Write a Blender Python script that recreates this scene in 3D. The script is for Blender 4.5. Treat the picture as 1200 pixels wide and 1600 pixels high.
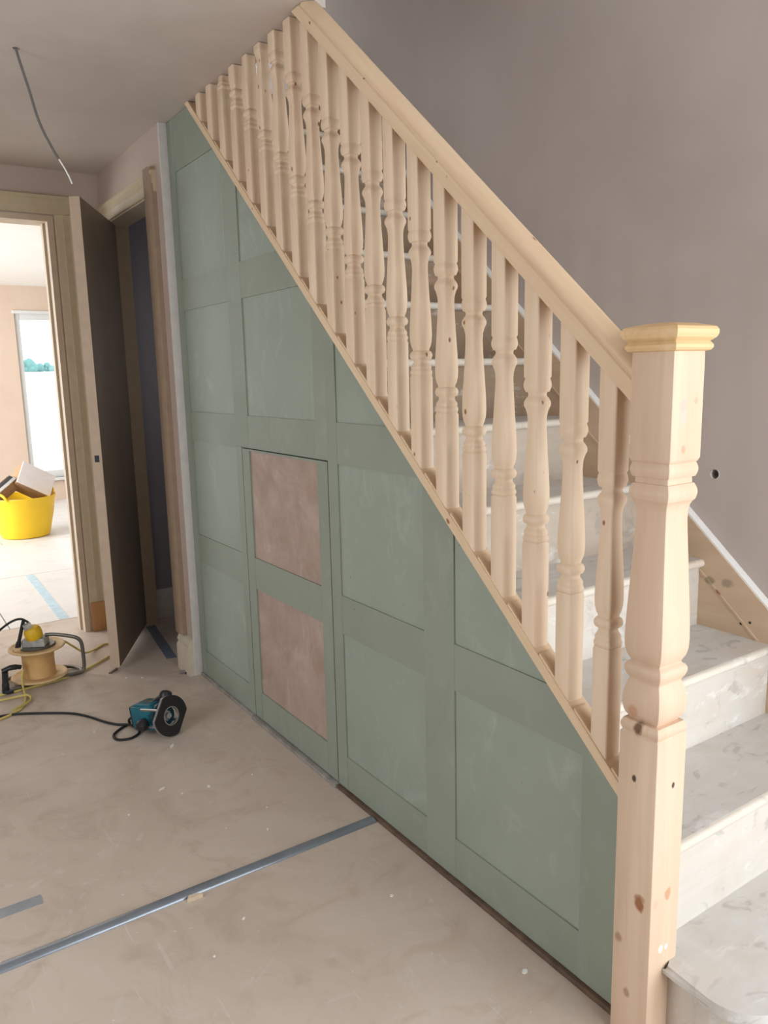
import bpy, bmesh, math, random
from mathutils import Vector, Matrix, Euler
R = math.radians
rnd = random.Random(7)
for o in list(bpy.data.objects): bpy.data.objects.remove(o)
scene = bpy.context.scene
C = scene.collection

# ------------------------------------------------------------------ camera, world, lights, exposure
CAMP = Vector((-1.1794, -0.9603, 1.3460)); YAW, PIT, ROLL, FPX = R(33.844), R(-10.137), R(-1.301), 1211.37
fw = Vector((math.sin(YAW)*math.cos(PIT), math.cos(YAW)*math.cos(PIT), math.sin(PIT)))
rt = Vector((math.cos(YAW), -math.sin(YAW), 0)); up = rt.cross(fw)
rt2 = math.cos(ROLL)*rt + math.sin(ROLL)*up; up2 = -math.sin(ROLL)*rt + math.cos(ROLL)*up
cd = bpy.data.cameras.new('camera'); cam = bpy.data.objects.new('camera', cd); C.objects.link(cam)
cam.matrix_world = Matrix(((rt2.x, up2.x, -fw.x, CAMP.x), (rt2.y, up2.y, -fw.y, CAMP.y), (rt2.z, up2.z, -fw.z, CAMP.z), (0, 0, 0, 1)))
cd.sensor_fit = 'VERTICAL'; cd.sensor_height = 36; cd.lens = FPX/1600*36; cd.clip_start = .02; cd.clip_end = 500
scene.camera = cam
w = bpy.data.worlds.new('World'); scene.world = w; w.use_nodes = True
bgn = w.node_tree.nodes['Background']; bgn.inputs['Color'].default_value = (.86, .94, 1, 1); bgn.inputs['Strength'].default_value = 2.2
vs = scene.view_settings; vs.view_transform = 'Standard'; vs.look = 'None'; vs.gamma = 1; vs.exposure = 0.08; vs.use_curve_mapping = False
def area(name, loc, rot, sx, sy, power, col):
    l = bpy.data.lights.new(name, 'AREA'); l.shape = 'RECTANGLE'; l.size = sx; l.size_y = sy; l.energy = power; l.color = col
    o = bpy.data.objects.new(name, l); C.objects.link(o); o.location = loc; o.rotation_euler = rot; return o
# daylight lamps at assumed front and side openings out of view, and added fill lamps
area('assumed_front_daylight', (.65, -1.93, 1.15), (R(90), 0, 0), 2.4, 1.9, 53, (.92, .97, 1))  # assumed window source behind the viewer, judged from the lit newel and treads
area('assumed_side_daylight', (-2.72, .5, 1.2), (R(90), 0, R(-90)), 1.0, 1.5, 20, (.95, .98, 1))  # assumed source in the unseen left wall, lights the panelling
area('stairwell_fill_light', (.42, -1.93, 3.55), (R(90), 0, 0), .6, 1.2, 15, (.94, .97, 1))  # added fill for the upper stair wall; no window known here
area('landing_fill_light', (.45, 4.15, 3.65), (R(-90), 0, 0), .5, 1.0, 24, (.88, .95, 1))  # added fill for assumed cool landing light; the end wall has no window
area('far_room_fill_light', (-2.9, 6.0, 1.4), (R(90), 0, R(-90)), 2.6, 1.9, 150, (.96, .98, 1))  # added fill for the bright room, set at an unseen opening
area('cupboard_fill_light', (.78, 2.95, 1.5), (R(90), 0, R(90)), .35, .6, .7, (.92, .96, 1))  # added weak fill inside the cupboard; no window there

# ------------------------------------------------------------------ helpers
def link(o, parent=None):
    C.objects.link(o)
    if parent: o.parent = parent
    return o
def tag(o, label=None, cat=None, group=None, kind=None):
    if label: o['label'] = label
    if cat: o['category'] = cat
    if group: o['group'] = group
    if kind: o['kind'] = kind
    return o
def empty(name, loc=(0, 0, 0), rot=(0, 0, 0)):
    o = bpy.data.objects.new(name, None); o.empty_display_size = .05; o.location = loc; o.rotation_euler = rot; C.objects.link(o); return o
def finish(bm, name, ang=32):
    bmesh.ops.recalc_face_normals(bm, faces=bm.faces)
    for f in bm.faces: f.smooth = True
    for e in bm.edges:
        if len(e.link_faces) == 2 and e.calc_face_angle(0) > R(ang): e.smooth = False
    me = bpy.data.meshes.new(name); bm.to_mesh(me); bm.free(); return me
def obj(name, bm, m, parent=None, loc=None, rot=None, ang=32):
    me = finish(bm, name, ang) if isinstance(bm, bmesh.types.BMesh) else bm
    if m and not me.materials: me.materials.append(m)
    o = bpy.data.objects.new(name, me)
    if loc is not None: o.location = loc
    if rot is not None: o.rotation_euler = rot
    return link(o, parent)
def B(): return bmesh.new()
def box(bm, x0, x1, y0, y1, z0, z1, bev=0, mt=None):
    r = bmesh.ops.create_cube(bm, size=1); vv = r['verts']
    for v in vv: v.co = Vector(((x0+x1)/2+v.co.x*(x1-x0), (y0+y1)/2+v.co.y*(y1-y0), (z0+z1)/2+v.co.z*(z1-z0)))
    if bev:
        es = list({e for v in vv for e in v.link_edges})
        r2 = bmesh.ops.bevel(bm, geom=es, offset=bev, segments=2, profile=.6, affect='EDGES'); vv = list({v for f in r2['faces'] for v in f.verts} | {v for v in vv if v.is_valid})
    if mt is not None:
        bmesh.ops.transform(bm, matrix=mt, verts=vv)
    return bm
def bx(*a, **k): return box(B(), *a, **k)
def prism(pts, axis, a, b, bm=None):
    """polygon extruded along axis (0:x pts=(y,z), 1:y pts=(x,z), 2:z pts=(x,y))"""
    bm = bm or B()
    def P(p, t): return (t, p[0], p[1]) if axis == 0 else (p[0], t, p[1]) if axis == 1 else (p[0], p[1], t)
    v0 = [bm.verts.new(P(p, a)) for p in pts]; v1 = [bm.verts.new(P(p, b)) for p in pts]; n = len(pts)
    bm.faces.new(v0); bm.faces.new(v1[::-1])
    for i in range(n): bm.faces.new((v0[i], v1[i], v1[(i+1) % n], v0[(i+1) % n]))
    return bm
def lathe(prof, n=32, bm=None, mt=None, cap=True):
    bm = bm or B(); rings = []
    for (r, z) in prof: rings.append([bm.verts.new((r*math.cos(2*math.pi*i/n), r*math.sin(2*math.pi*i/n), z)) for i in range(n)])
    for a, b in zip(rings, rings[1:]):
        for i in range(n): bm.faces.new((a[i], a[(i+1) % n], b[(i+1) % n], b[i]))
    if cap: bm.faces.new(rings[0][::-1]); bm.faces.new(rings[-1])
    if mt is not None: bmesh.ops.transform(bm, matrix=mt, verts=[v for r in rings for v in r])
    return bm
def spline(pts, sub=8):
    P = [Vector(p) for p in pts]; out = []
    for i in range(len(P)-1):
        p0 = P[max(i-1, 0)]; p1 = P[i]; p2 = P[i+1]; p3 = P[min(i+2, len(P)-1)]
        for k in range(sub):
            t = k/sub; out.append(.5*((2*p1)+(p2-p0)*t+(2*p0-5*p1+4*p2-p3)*t*t+(3*p1-p0-3*p2+p3)*t**3))
    out.append(P[-1]); return out
def tube(pts, r, n=8, bm=None, sub=8, smooth=True):
    bm = bm or B(); P = spline(pts, sub) if smooth else [Vector(p) for p in pts]
    rings = []; prev = None
    for i, p in enumerate(P):
        t = (P[min(i+1, len(P)-1)]-P[max(i-1, 0)]).normalized()
        if prev is None:
            a = Vector((0, 0, 1)) if abs(t.z) < .9 else Vector((1, 0, 0)); u = t.cross(a).normalized()
        else: u = (prev-t*prev.dot(t)).normalized()
        prev = u; v = t.cross(u)
        rr = r[i*(len(r)-1)//max(1, len(P)-1)] if isinstance(r, (list, tuple)) else r
        rings.append([bm.verts.new(p+rr*(math.cos(2*math.pi*k/n)*u+math.sin(2*math.pi*k/n)*v)) for k in range(n)])
    for a, b in zip(rings, rings[1:]):
        for i in range(n): bm.faces.new((a[i], a[(i+1) % n], b[(i+1) % n], b[i]))
    bm.faces.new(rings[0][::-1]); bm.faces.new(rings[-1]); return bm
def sqloft(prof, ch=.0015, bm=None, slant=None):
    """square section (with tiny chamfered arrises) whose half width follows prof [(z,h)]; slant=(bottom slope, top slope) in y"""
    bm = bm or B(); rings = []
    for j, (z, h) in enumerate(prof):
        c = min(ch, h*.3)
        q = c*.293; pts = [(h, -h+c), (h, h-c), (h-q, h-q), (h-c, h), (-h+c, h), (-h+q, h-q), (-h, h-c), (-h, -h+c), (-h+q, -h+q), (-h+c, -h), (h-c, -h), (h-q, -h+q)]
        s = 0
        if slant: s = slant[0] if j == 0 else slant[1] if j == len(prof)-1 else 0
        rings.append([bm.verts.new((x, y, z+s*y)) for x, y in pts])
    for a, b in zip(rings, rings[1:]):
        for i in range(12): bm.faces.new((a[i], a[(i+1) % 12], b[(i+1) % 12], b[i]))
    bm.faces.new(rings[0][::-1]); bm.faces.new(rings[-1]); return bm
def arc(z0, z1, h0, h1, bulge, n=7):
    """profile piece from (z0,h0) to (z1,h1), bulging out by bulge at the middle"""
    return [(z0+(z1-z0)*i/n, h0+(h1-h0)*i/n+bulge*math.sin(math.pi*i/n)) for i in range(n+1)]
def clip(poly, a, b, c):
    """keep the side of the polygon where a*y+b*z<=c"""
    out = []
    for i in range(len(poly)):
        p, q = poly[i], poly[(i+1) % len(poly)]; dp = a*p[0]+b*p[1]-c; dq = a*q[0]+b*q[1]-c
        if dp <= 0: out.append(p)
        if (dp < 0 < dq) or (dq < 0 < dp):
            t = dp/(dp-dq); out.append((p[0]+(q[0]-p[0])*t, p[1]+(q[1]-p[1])*t))
    return out

# ------------------------------------------------------------------ materials
class NT:
    def __init__(s, name):
        s.m = bpy.data.materials.new(name); s.m.use_nodes = True; s.t = s.m.node_tree; s.n = s.t.nodes; s.b = s.n['Principled BSDF']
    def new(s, t, **k):
        n = s.n.new(t)
        for a, v in k.items(): setattr(n, a, v)
        return n
    def l(s, a, b): s.t.links.new(a, b)
    def coord(s, scale=(1, 1, 1), rand=True, rot=(0, 0, 0)):
        tc = s.new('ShaderNodeTexCoord'); mp = s.new('ShaderNodeMapping'); mp.inputs['Scale'].default_value = scale; mp.inputs['Rotation'].default_value = rot
        src = tc.outputs['Object']
        if rand:
            oi = s.new('ShaderNodeObjectInfo'); ml = s.new('ShaderNodeVectorMath', operation='SCALE'); ml.inputs[0].default_value = (3.7, 5.3, 7.1)
            s.l(oi.outputs['Random'], ml.inputs['Scale']); ad = s.new('ShaderNodeVectorMath', operation='ADD'); s.l(src, ad.inputs[0]); s.l(ml.outputs[0], ad.inputs[1]); src = ad.outputs[0]
        s.l(src, mp.inputs['Vector']); return mp.outputs[0]
    def noise(s, vec, scale, detail=4, rough=.55, dist=0):
        n = s.new('ShaderNodeTexNoise'); n.inputs['Scale'].default_value = scale; n.inputs['Detail'].default_value = detail; n.inputs['Roughness'].default_value = rough; n.inputs['Distortion'].default_value = dist
        s.l(vec, n.inputs['Vector']); return n.outputs['Fac']
    def ramp(s, fac, stops):
        n = s.new('ShaderNodeValToRGB'); e = n.color_ramp.elements
        while len(e) < len(stops): e.new(.5)
        for i, (p, c) in enumerate(stops): e[i].position = p; e[i].color = (*c, 1) if len(c) == 3 else c
        s.l(fac, n.inputs[0]); return n.outputs[0]
    def mix(s, fac, a, b, mode='MIX'):
        n = s.new('ShaderNodeMix', data_type='RGBA', blend_type=mode)
        for i, v in ((0, fac), (6, a), (7, b)):
            if hasattr(v, 'is_linked'): s.l(v, n.inputs[i])
            else: n.inputs[i].default_value = (*v, 1) if isinstance(v, tuple) and len(v) == 3 else v
        return n.outputs[2]
    def math(s, op, a, b=None):
        n = s.new('ShaderNodeMath', operation=op)
        for i, v in ((0, a), (1, b)):
            if v is None: continue
            if hasattr(v, 'is_linked'): s.l(v, n.inputs[i])
            else: n.inputs[i].default_value = v
        return n.outputs[0]
    def bump(s, h, strength=.3, dist=.002):
        n = s.new('ShaderNodeBump'); n.inputs['Strength'].default_value = strength; n.inputs['Distance'].default_value = dist; s.l(h, n.inputs['Height']); s.l(n.outputs[0], s.b.inputs['Normal'])
    def out(s, col, rough=.6, metal=0, spec=.4):
        if hasattr(col, 'is_linked'): s.l(col, s.b.inputs['Base Color'])
        else: s.b.inputs['Base Color'].default_value = (*col, 1)
        s.b.inputs['Roughness'].default_value = rough; s.b.inputs['Metallic'].default_value = metal; s.b.inputs['Specular IOR Level'].default_value = spec
        return s.m
def plain(name, col, rough=.5, metal=0, var=.12, scale=25, spec=.4):
    n = NT(name); f = n.noise(n.coord(), scale, 3); d = tuple(c*(1-var) for c in col); b = tuple(min(1, c*(1+var)) for c in col)
    m = n.out(n.ramp(f, [(.3, d), (.7, b)]), rough, metal, spec); n.bump(f, .1, .001); return m
def pine(name, axis=2, light=(.755, .605, .445), dark=(.65, .475, .325), knot=(.24, .10, .04), kscale=21.0, kth=.2, spots=(), band=None, dusty=0):
    n = NT(name); s = [1, 1, 1]; s[axis] = .06; co = n.coord(tuple(s))
    f1 = n.noise(co, 55, 3, .6, .6); f2 = n.noise(co, 9, 2, .5, 1.2)
    c = n.ramp(f2, [(.3, light), (.52, tuple(.5*(a+b) for a, b in zip(light, dark))), (.72, light)])
    c = n.mix(n.math('MULTIPLY', n.ramp(f1, [(.45, (0, 0, 0)), (.75, (1, 1, 1))]), .6), c, dark)
    # pinkish heartwood patches
    f3 = n.noise(n.coord(tuple(.25 if i == axis else 1 for i in range(3))), 7, 2, .5, .4)
    c = n.mix(n.math('MULTIPLY', n.ramp(f3, [(.55, (0, 0, 0)), (.7, (1, 1, 1))]), .3), c, (.74, .50, .37))
    k = [1, 1, 1]; k[axis] = .62; kc = n.coord(tuple(k))
    v = n.new('ShaderNodeTexVoronoi'); v.inputs['Scale'].default_value = kscale; n.l(kc, v.inputs['Vector'])
    sp = n.new('ShaderNodeSeparateColor'); n.l(v.outputs['Color'], sp.inputs[0])
    on = n.math('GREATER_THAN', sp.outputs[0], kth)
    size = n.math('ADD', n.math('MULTIPLY', sp.outputs[1], .075), .045)
    rel = n.math('DIVIDE', v.outputs['Distance'], size)
    kf = n.math('MULTIPLY', n.ramp(rel, [(0, (1, 1, 1)), (.62, (.9, .9, .9)), (.8, (.35, .35, .35)), (1, (0, 0, 0))]), on)
    c = n.mix(kf, c, knot)
    wc = n.coord((1, 1, 1), rand=False)
    for (p, rad, col) in spots:
        q = n.new('ShaderNodeVectorMath', operation='SUBTRACT'); n.l(wc, q.inputs[0]); q.inputs[1].default_value = p
        q2 = n.new('ShaderNodeVectorMath', operation='MULTIPLY'); n.l(q.outputs[0], q2.inputs[0]); q2.inputs[1].default_value = tuple(.75 if i == axis else 1 for i in range(3))
        ln = n.new('ShaderNodeVectorMath', operation='LENGTH'); n.l(q2.outputs[0], ln.inputs[0])
        r_ = n.math('ADD', n.math('DIVIDE', ln.outputs['Value'], rad), n.math('MULTIPLY', n.math('SUBTRACT', n.noise(wc, 60, 2), .5), .9))
        c = n.mix(n.ramp(r_, [(.55, (1, 1, 1)), (1, (0, 0, 0))]), c, col)
    if dusty:
        d = n.noise(n.coord(), 6, 6, .65, .5); c = n.mix(n.math('MULTIPLY', n.ramp(d, [(.3, (.4, .4, .4)), (.65, (1, 1, 1))]), dusty), c, (.62, .615, .60))
        d2 = n.noise(n.coord((1, 1.7, 1)), 11, 5, .6, .8); c = n.mix(n.math('MULTIPLY', n.ramp(d2, [(.58, (0, 0, 0)), (.66, (1, 1, 1))]), .5), c, (.32, .30, .275))
        d3 = n.noise(n.coord((.4, 1, 1)), 16, 5, .7, .3); c = n.mix(n.math('MULTIPLY', n.ramp(d3, [(.58, (0, 0, 0)), (.7, (1, 1, 1))]), .5), c, (.80, .80, .78))
    m = n.out(c, .55, 0, .35); n.bump(f1, .12, .0008); return m
def plaster(name, a, b, c2, scale=1.6, rough=.75):
    n = NT(name); co = n.coord(rand=False); f = n.noise(co, scale, 6, .6, .8); f2 = n.noise(n.coord((1, 1, .25), rand=False), 5, 4, .6, .3)
    c = n.ramp(f, [(.28, a), (.72, b)]); c = n.mix(n.math('MULTIPLY', n.ramp(f2, [(.45, (0, 0, 0)), (.75, (1, 1, 1))]), .5), c, c2)
    m = n.out(c, rough, 0, .3); n.bump(f2, .08, .003); return m

M = {}
M['pine_z'] = pine('pine_upright', 2)
M['pine_y'] = pine('pine_rail', 1, light=(.73, .56, .385), dark=(.62, .44, .275), kscale=16, kth=.35)
M['pine_cap'] = pine('pine_cap', 0, light=(.74, .53, .30), dark=(.62, .39, .18), kth=.97)
M['pine_str'] = pine('pine_string', 1, light=(.60, .46, .33), dark=(.50, .36, .24), kscale=9, kth=.9, spots=[((.809, .654, .735), .014, (.33, .25, .17)), ((.809, .598, .737), .016, (.36, .28, .20))])
HB = .043
M['pine_newel'] = pine('pine_newel', 2, kth=.97, light=(.665, .50, .365), dark=(.56, .395, .27), spots=[
    ((-HB, -.016, .326), .0155, (.30, .125, .05)), ((-.028, -HB, .331), .010, (.60, .42, .30)), ((.008, -HB, .340), .012, (.52, .29, .17)),
    ((-HB, .006, .577), .0065, (.06, .03, .018)), ((.008, -HB, .568), .0055, (.06, .035, .022)), ((-HB+.002, .002, .681), .013, (.17, .09, .05)),
    ((-HB, .018, .705), .016, (.55, .32, .20)), ((-.012, -HB, 1.262), .013, (.74, .46, .38)), ((-.012, -HB, 1.28), .010, (.70, .42, .35)), ((.022, -HB, 1.288), .006, (.50, .36, .26)),
    ((-HB, .03, .222), .010, (.40, .26, .16)), ((-HB, .006, .113), .009, (.42, .28, .18)), ((-.008, -HB, .226), .007, (.88, .82, .7)), ((.010, -HB, .224), .005, (.88, .82, .7)), ((-.008, -HB, 1.205), .008, (.55, .33, .22))])
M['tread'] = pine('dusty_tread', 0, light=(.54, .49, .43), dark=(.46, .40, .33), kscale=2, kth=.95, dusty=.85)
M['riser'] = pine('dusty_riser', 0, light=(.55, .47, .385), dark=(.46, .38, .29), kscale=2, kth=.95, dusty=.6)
M['riser_half_shaded'] = pine('half_shaded_dusty_riser', 0, light=(.44, .35, .265), dark=(.36, .28, .20), kscale=2, kth=.9, dusty=.3)  # middle risers: part of the flight's shade in the colour, under light dust
M['riser_shaded'] = pine('shaded_brown_riser', 0, light=(.27, .185, .115), dark=(.22, .145, .088), kscale=2, kth=.95, dusty=.06)  # shade of the upper flight is put into this darker brown
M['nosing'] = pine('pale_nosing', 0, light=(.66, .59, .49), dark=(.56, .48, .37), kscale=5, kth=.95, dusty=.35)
def floor_mat(name, a, b, stain):
    n = NT(name); co = n.coord(rand=False); f = n.noise(co, 1.3, 7, .62, 1.0); c = n.ramp(f, [(.3, a), (.68, b)])
    f2 = n.noise(n.coord((1, 1, 1), rand=False, rot=(0, 0, .6)), 4.5, 6, .65, 1.6); c = n.mix(n.math('MULTIPLY', n.ramp(f2, [(.52, (0, 0, 0)), (.72, (1, 1, 1))]), .55), c, stain)
    f3 = n.noise(co, 7, 6, .7, 2.0); c = n.mix(n.math('MULTIPLY', n.ramp(f3, [(.58, (0, 0, 0)), (.72, (1, 1, 1))]), .45), c, (.66, .63, .58))
    f4 = n.noise(co, 60, 2, .5); c = n.mix(n.math('MULTIPLY', n.ramp(f4, [(.74, (0, 0, 0)), (.76, (1, 1, 1))]), .5), c, (.75, .74, .72))
    f5 = n.noise(n.coord((14, .8, 1), rand=False, rot=(0, 0, .9)), 6, 3, .5, .4); c = n.mix(n.math('MULTIPLY', n.ramp(f5, [(.68, (0, 0, 0)), (.72, (1, 1, 1))]), .25), c, (.72, .68, .62))
    m = n.out(c, .5, 0, .35); r = n.ramp(f2, [(.3, (.34, .34, .34)), (.7, (.62, .62, .62))]); n.l(r, n.b.inputs['Roughness']); n.bump(f3, .1, .002); return m
M['floor'] = floor_mat('hall_floor_board', (.50, .405, .335), (.61, .52, .445), (.40, .295, .23))
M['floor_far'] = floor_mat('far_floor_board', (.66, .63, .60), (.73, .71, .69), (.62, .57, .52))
M['gap'] = plain('dark_gap', (.03, .025, .02), .9)
M['wall_r'] = plaster('stair_wall_plaster', (.45, .39, .36), (.52, .455, .425), (.50, .42, .38))
M['wall'] = plaster('hall_plaster', (.44, .345, .29), (.50, .40, .34), (.47, .37, .31))
M['ceil'] = plaster('ceiling_plaster', (.52, .445, .39), (.60, .53, .475), (.57, .48, .42), 2.2, .55)
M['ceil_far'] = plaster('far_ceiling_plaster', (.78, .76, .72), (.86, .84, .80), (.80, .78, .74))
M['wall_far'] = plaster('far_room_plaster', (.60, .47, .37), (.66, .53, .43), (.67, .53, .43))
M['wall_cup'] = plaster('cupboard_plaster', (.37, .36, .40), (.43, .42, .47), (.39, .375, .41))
def mdf(name, a, b, dust):
    n = NT(name); f = n.noise(n.coord(), 3.0, 6, .6, .6); c = n.ramp(f, [(.3, a), (.7, b)])
    f2 = n.noise(n.coord((1, 1, .6)), 8, 6, .7, 1.2); c = n.mix(n.math('MULTIPLY', n.ramp(f2, [(.55, (0, 0, 0)), (.72, (1, 1, 1))]), dust), c, (.42, .45, .40))
    f4 = n.noise(n.coord(), 45, 2, .5); c = n.mix(n.math('MULTIPLY', n.ramp(f4, [(.77, (0, 0, 0)), (.79, (1, 1, 1))]), .6), c, (.10, .10, .08))
    m = n.out(c, .6, 0, .3); n.bump(n.noise(n.coord(), 220, 2), .05, .0004); return m
M['mdf'] = mdf('green_board', (.238, .268, .212), (.272, .303, .248), .22)
M['mdf2'] = mdf('green_board_dusty', (.265, .302, .248), (.302, .340, .286), .4)
def pinkpanel():
    n = NT('bare_pink_panel'); f = n.noise(n.coord(), 5, 7, .65, 1.4); c = n.ramp(f, [(.3, (.33, .235, .185)), (.5, (.385, .285, .235)), (.7, (.45, .355, .30))])
    f2 = n.noise(n.coord((1, 1, .5)), 14, 6, .7, 1.0); c = n.mix(n.math('MULTIPLY', n.ramp(f2, [(.55, (0, 0, 0)), (.7, (1, 1, 1))]), .4), c, (.52, .45, .40))
    return n.out(c, .7, 0, .3)
M['pink'] = pinkpanel()
M['arch'] = plain('primed_architrave', (.50, .41, .27), .5, var=.06)
M['shadedarch'] = plain('shaded_door_casing', (.30, .215, .15), .55, var=.08)  # darker brown holds the shade on the near casing leg
M['bead'] = plain('offwhite_bead', (.60, .56, .54), .6, var=.05)
M['lining'] = plain('pale_door_lining', (.55, .44, .32), .5, var=.06)
M['cream'] = plain('cream_skirting', (.60, .53, .42), .5, var=.05)
M['plinth'] = pine('plinth_block_wood', 2, light=(.50, .27, .11), dark=(.40, .2, .08), kth=.95)
M['leaf'] = plain('door_leaf_brown', (.20, .145, .10), .6, var=.08, scale=6)
M['leaf_edge'] = plain('door_edge_wood', (.52, .39, .29), .6, var=.06)
M['white'] = plain('white_paint', (.80, .79, .76), .45, var=.03)
M['upvc'] = plain('white_window_frame', (.62, .63, .62), .3, var=.02)
M['plate'] = plain('dark_floor_gap', (.115, .075, .05), .8, var=.3)
M['grey_plate'] = plain('grey_batten', (.28, .26, .24), .7, var=.25)
M['ducttape'] = plain('grey_tape', (.27, .285, .31), .38, var=.15, scale=12)
M['trunk'] = plain('grey_gloss_cover', (.22, .25, .29), .24, 0.35, var=.12, scale=14, spec=.8)
M['bluetape'] = plain('pale_blue_tape', (.45, .60, .68), .5)
M['darktape'] = plain('slate_blue_tape', (.16, .19, .25), .5)
M['yellow'] = plain('yellow_rubber', (.86, .56, .02), .4, var=.06, scale=5)
M['yplug'] = plain('yellow_plug_plastic', (.72, .45, .02), .4)
M['ycable'] = plain('yellow_cable_sheath', (.62, .50, .14), .5)
M['black'] = plain('black_rubber', (.015, .015, .016), .5)
M['blackp'] = plain('black_plastic', (.02, .02, .022), .35)
M['teal'] = plain('teal_plastic', (.008, .12, .17), .35, var=.1)
M['teald'] = plain('dark_teal_plastic', (.006, .045, .065), .4)
M['steel'] = plain('steel', (.55, .55, .55), .3, .9)
M['steeld'] = plain('dull_steel_tube', (.17, .16, .14), .35, .7)
M['alu'] = plain('cast_aluminium', (.42, .43, .44), .4, .8)
M['drum'] = plain('orange_drum', (.60, .36, .14), .55, var=.08)
M['flange'] = plain('pale_flange', (.68, .47, .24), .5, var=.08)
M['sock'] = plain('dirty_grey_socket', (.42, .40, .37), .6, var=.35, scale=30)
M['card'] = plain('cardboard', (.36, .23, .13), .8)
M['cwhite'] = plain('white_box_card', (.78, .74, .74), .6, var=.03)
M['wire'] = plain('grey_wire_sheath', (.13, .12, .115), .5)
M['flake'] = plain('white_plaster_flake', (.80, .78, .74), .8)
M['chip'] = plain('wood_chip', (.62, .50, .36), .8)
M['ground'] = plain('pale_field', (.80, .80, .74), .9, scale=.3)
M['tree'] = plain('hazy_tree_leaves', (.19, .40, .38), .9, scale=1.5)  # overexposed haze is put into the teal leaf colour
n = NT('window_glass'); g_ = n.new('ShaderNodeBsdfTransparent'); gl = n.new('ShaderNodeBsdfGlossy'); gl.inputs['Roughness'].default_value = .02; mx = n.new('ShaderNodeMixShader'); mx.inputs[0].default_value = .05
n.l(g_.outputs[0], mx.inputs[1]); n.l(gl.outputs[0], mx.inputs[2]); n.l(mx.outputs[0], n.n['Material Output'].inputs['Surface']); M['glass'] = n.m

def struct(name, bm, m, label, cat, parent=None):
    o = obj(name, bm, m, parent); return tag(o, label, cat, kind='structure')

# ------------------------------------------------------------------ shell
CEIL = 2.368; WX = .84; BY = 3.30; SL = .883
fl = struct('floor', bx(-2.9, 2.7, -2.9, 8.6, -.12, -.018), M['gap'], 'dusty pinkish beige board floor running through the hall', 'floor')
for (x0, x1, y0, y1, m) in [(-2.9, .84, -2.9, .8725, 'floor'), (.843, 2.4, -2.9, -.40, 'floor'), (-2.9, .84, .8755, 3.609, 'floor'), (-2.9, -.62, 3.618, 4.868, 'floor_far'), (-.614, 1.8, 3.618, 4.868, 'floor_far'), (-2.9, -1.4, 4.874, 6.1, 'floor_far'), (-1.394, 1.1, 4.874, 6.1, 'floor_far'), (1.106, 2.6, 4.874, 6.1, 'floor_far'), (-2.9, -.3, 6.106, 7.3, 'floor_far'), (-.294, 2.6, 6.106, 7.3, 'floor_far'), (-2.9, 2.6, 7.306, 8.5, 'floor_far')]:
    obj('floor_sheet', bx(x0, x1, y0, y1, -.018, 0), M[m], fl)
def hole_plate(outer, c, r, axis, t, n=20):
    """flat plate with a round hole; outer 4 corners, c centre in plane coords"""
    bm = B(); vo = [bm.verts.new((t, *p) if axis == 0 else (p[0], p[1], t)) for p in outer]
    vi = [bm.verts.new((t, c[0]+r*math.cos(2*math.pi*i/n), c[1]+r*math.sin(2*math.pi*i/n)) if axis == 0 else (c[0]+r*math.cos(2*math.pi*i/n), c[1]+r*math.sin(2*math.pi*i/n), t)) for i in range(n)]
    es = [bm.edges.new((vo[i], vo[(i+1) % 4])) for i in range(4)]+[bm.edges.new((vi[i], vi[(i+1) % n])) for i in range(n)]
    bmesh.ops.triangle_fill(bm, use_beauty=True, edges=es)
    d = .05; vb = [bm.verts.new(v.co+(Vector((d, 0, 0)) if axis == 0 else Vector((0, 0, d)))) for v in vi]
    for i in range(n): bm.faces.new((vi[i], vi[(i+1) % n], vb[(i+1) % n], vb[i]))
    return bm
# ceiling over the hall, with the hole the wire comes out of
WH = (-.636, 1.85)
bm = hole_plate([(-2.9, -2.9), (.006, -2.9), (.006, BY+.05), (-2.9, BY+.05)], WH, .011, 2, CEIL)
box(bm, -2.9, .006, -2.9, BY+.05, CEIL+.05, 2.6); box(bm, -.004, .006, -2.9, BY+.05, CEIL+.0005, CEIL+.06)
cl = struct('ceiling', bm, M['ceil'], 'pinkish plastered hall ceiling with straight edge along the stairwell', 'ceiling')
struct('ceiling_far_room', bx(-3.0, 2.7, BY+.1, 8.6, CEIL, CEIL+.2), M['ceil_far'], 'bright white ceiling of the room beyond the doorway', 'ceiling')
# right wall of the stairs with the round hole
HO = (.342, 1.040)
bm = hole_plate([(-.45, -.05), (4.3, -.05), (4.3, 4.9), (-.45, 4.9)], HO, .0135, 0, WX)
box(bm, WX+.05, WX+.15, -.449, 4.3, -.05, 4.9); box(bm, WX, WX+.05, -.4495, -.44, -.05, 4.9)
wr = struct('wall_right', bm, M['wall_r'], 'tall mauve brown bare plaster wall beside the staircase', 'wall')
obj('hole_lining', lathe([(.0145, 0), (.0145, .004), (.0130, .004), (.0130, 0)], 20, mt=Matrix.Translation((WX-.001, *HO)) @ Matrix.Rotation(R(90), 4, 'Y'), cap=False), M['white'], wr)
obj('hole_back', lathe([(.0138, 0), (.0138, .002)], 20, mt=Matrix.Translation((WX+.044, *HO)) @ Matrix.Rotation(R(90), 4, 'Y')), M['gap'], wr)
# back wall with doorway 1
D1L, D1R, D1H = -1.14, -.262, 2.150
bm = bx(-2.9, D1L, BY, BY+.13, 0, CEIL); box(bm, D1R, .0, BY, BY+.13, 0, CEIL); box(bm, D1L, D1R, BY, BY+.13, D1H, CEIL); box(bm, 0, .86, BY+.02, BY+.13, 0, CEIL)
struct('wall_back', bm, M['wall'], 'pinkish plaster wall around the doorway to the bright room', 'wall')
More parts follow.
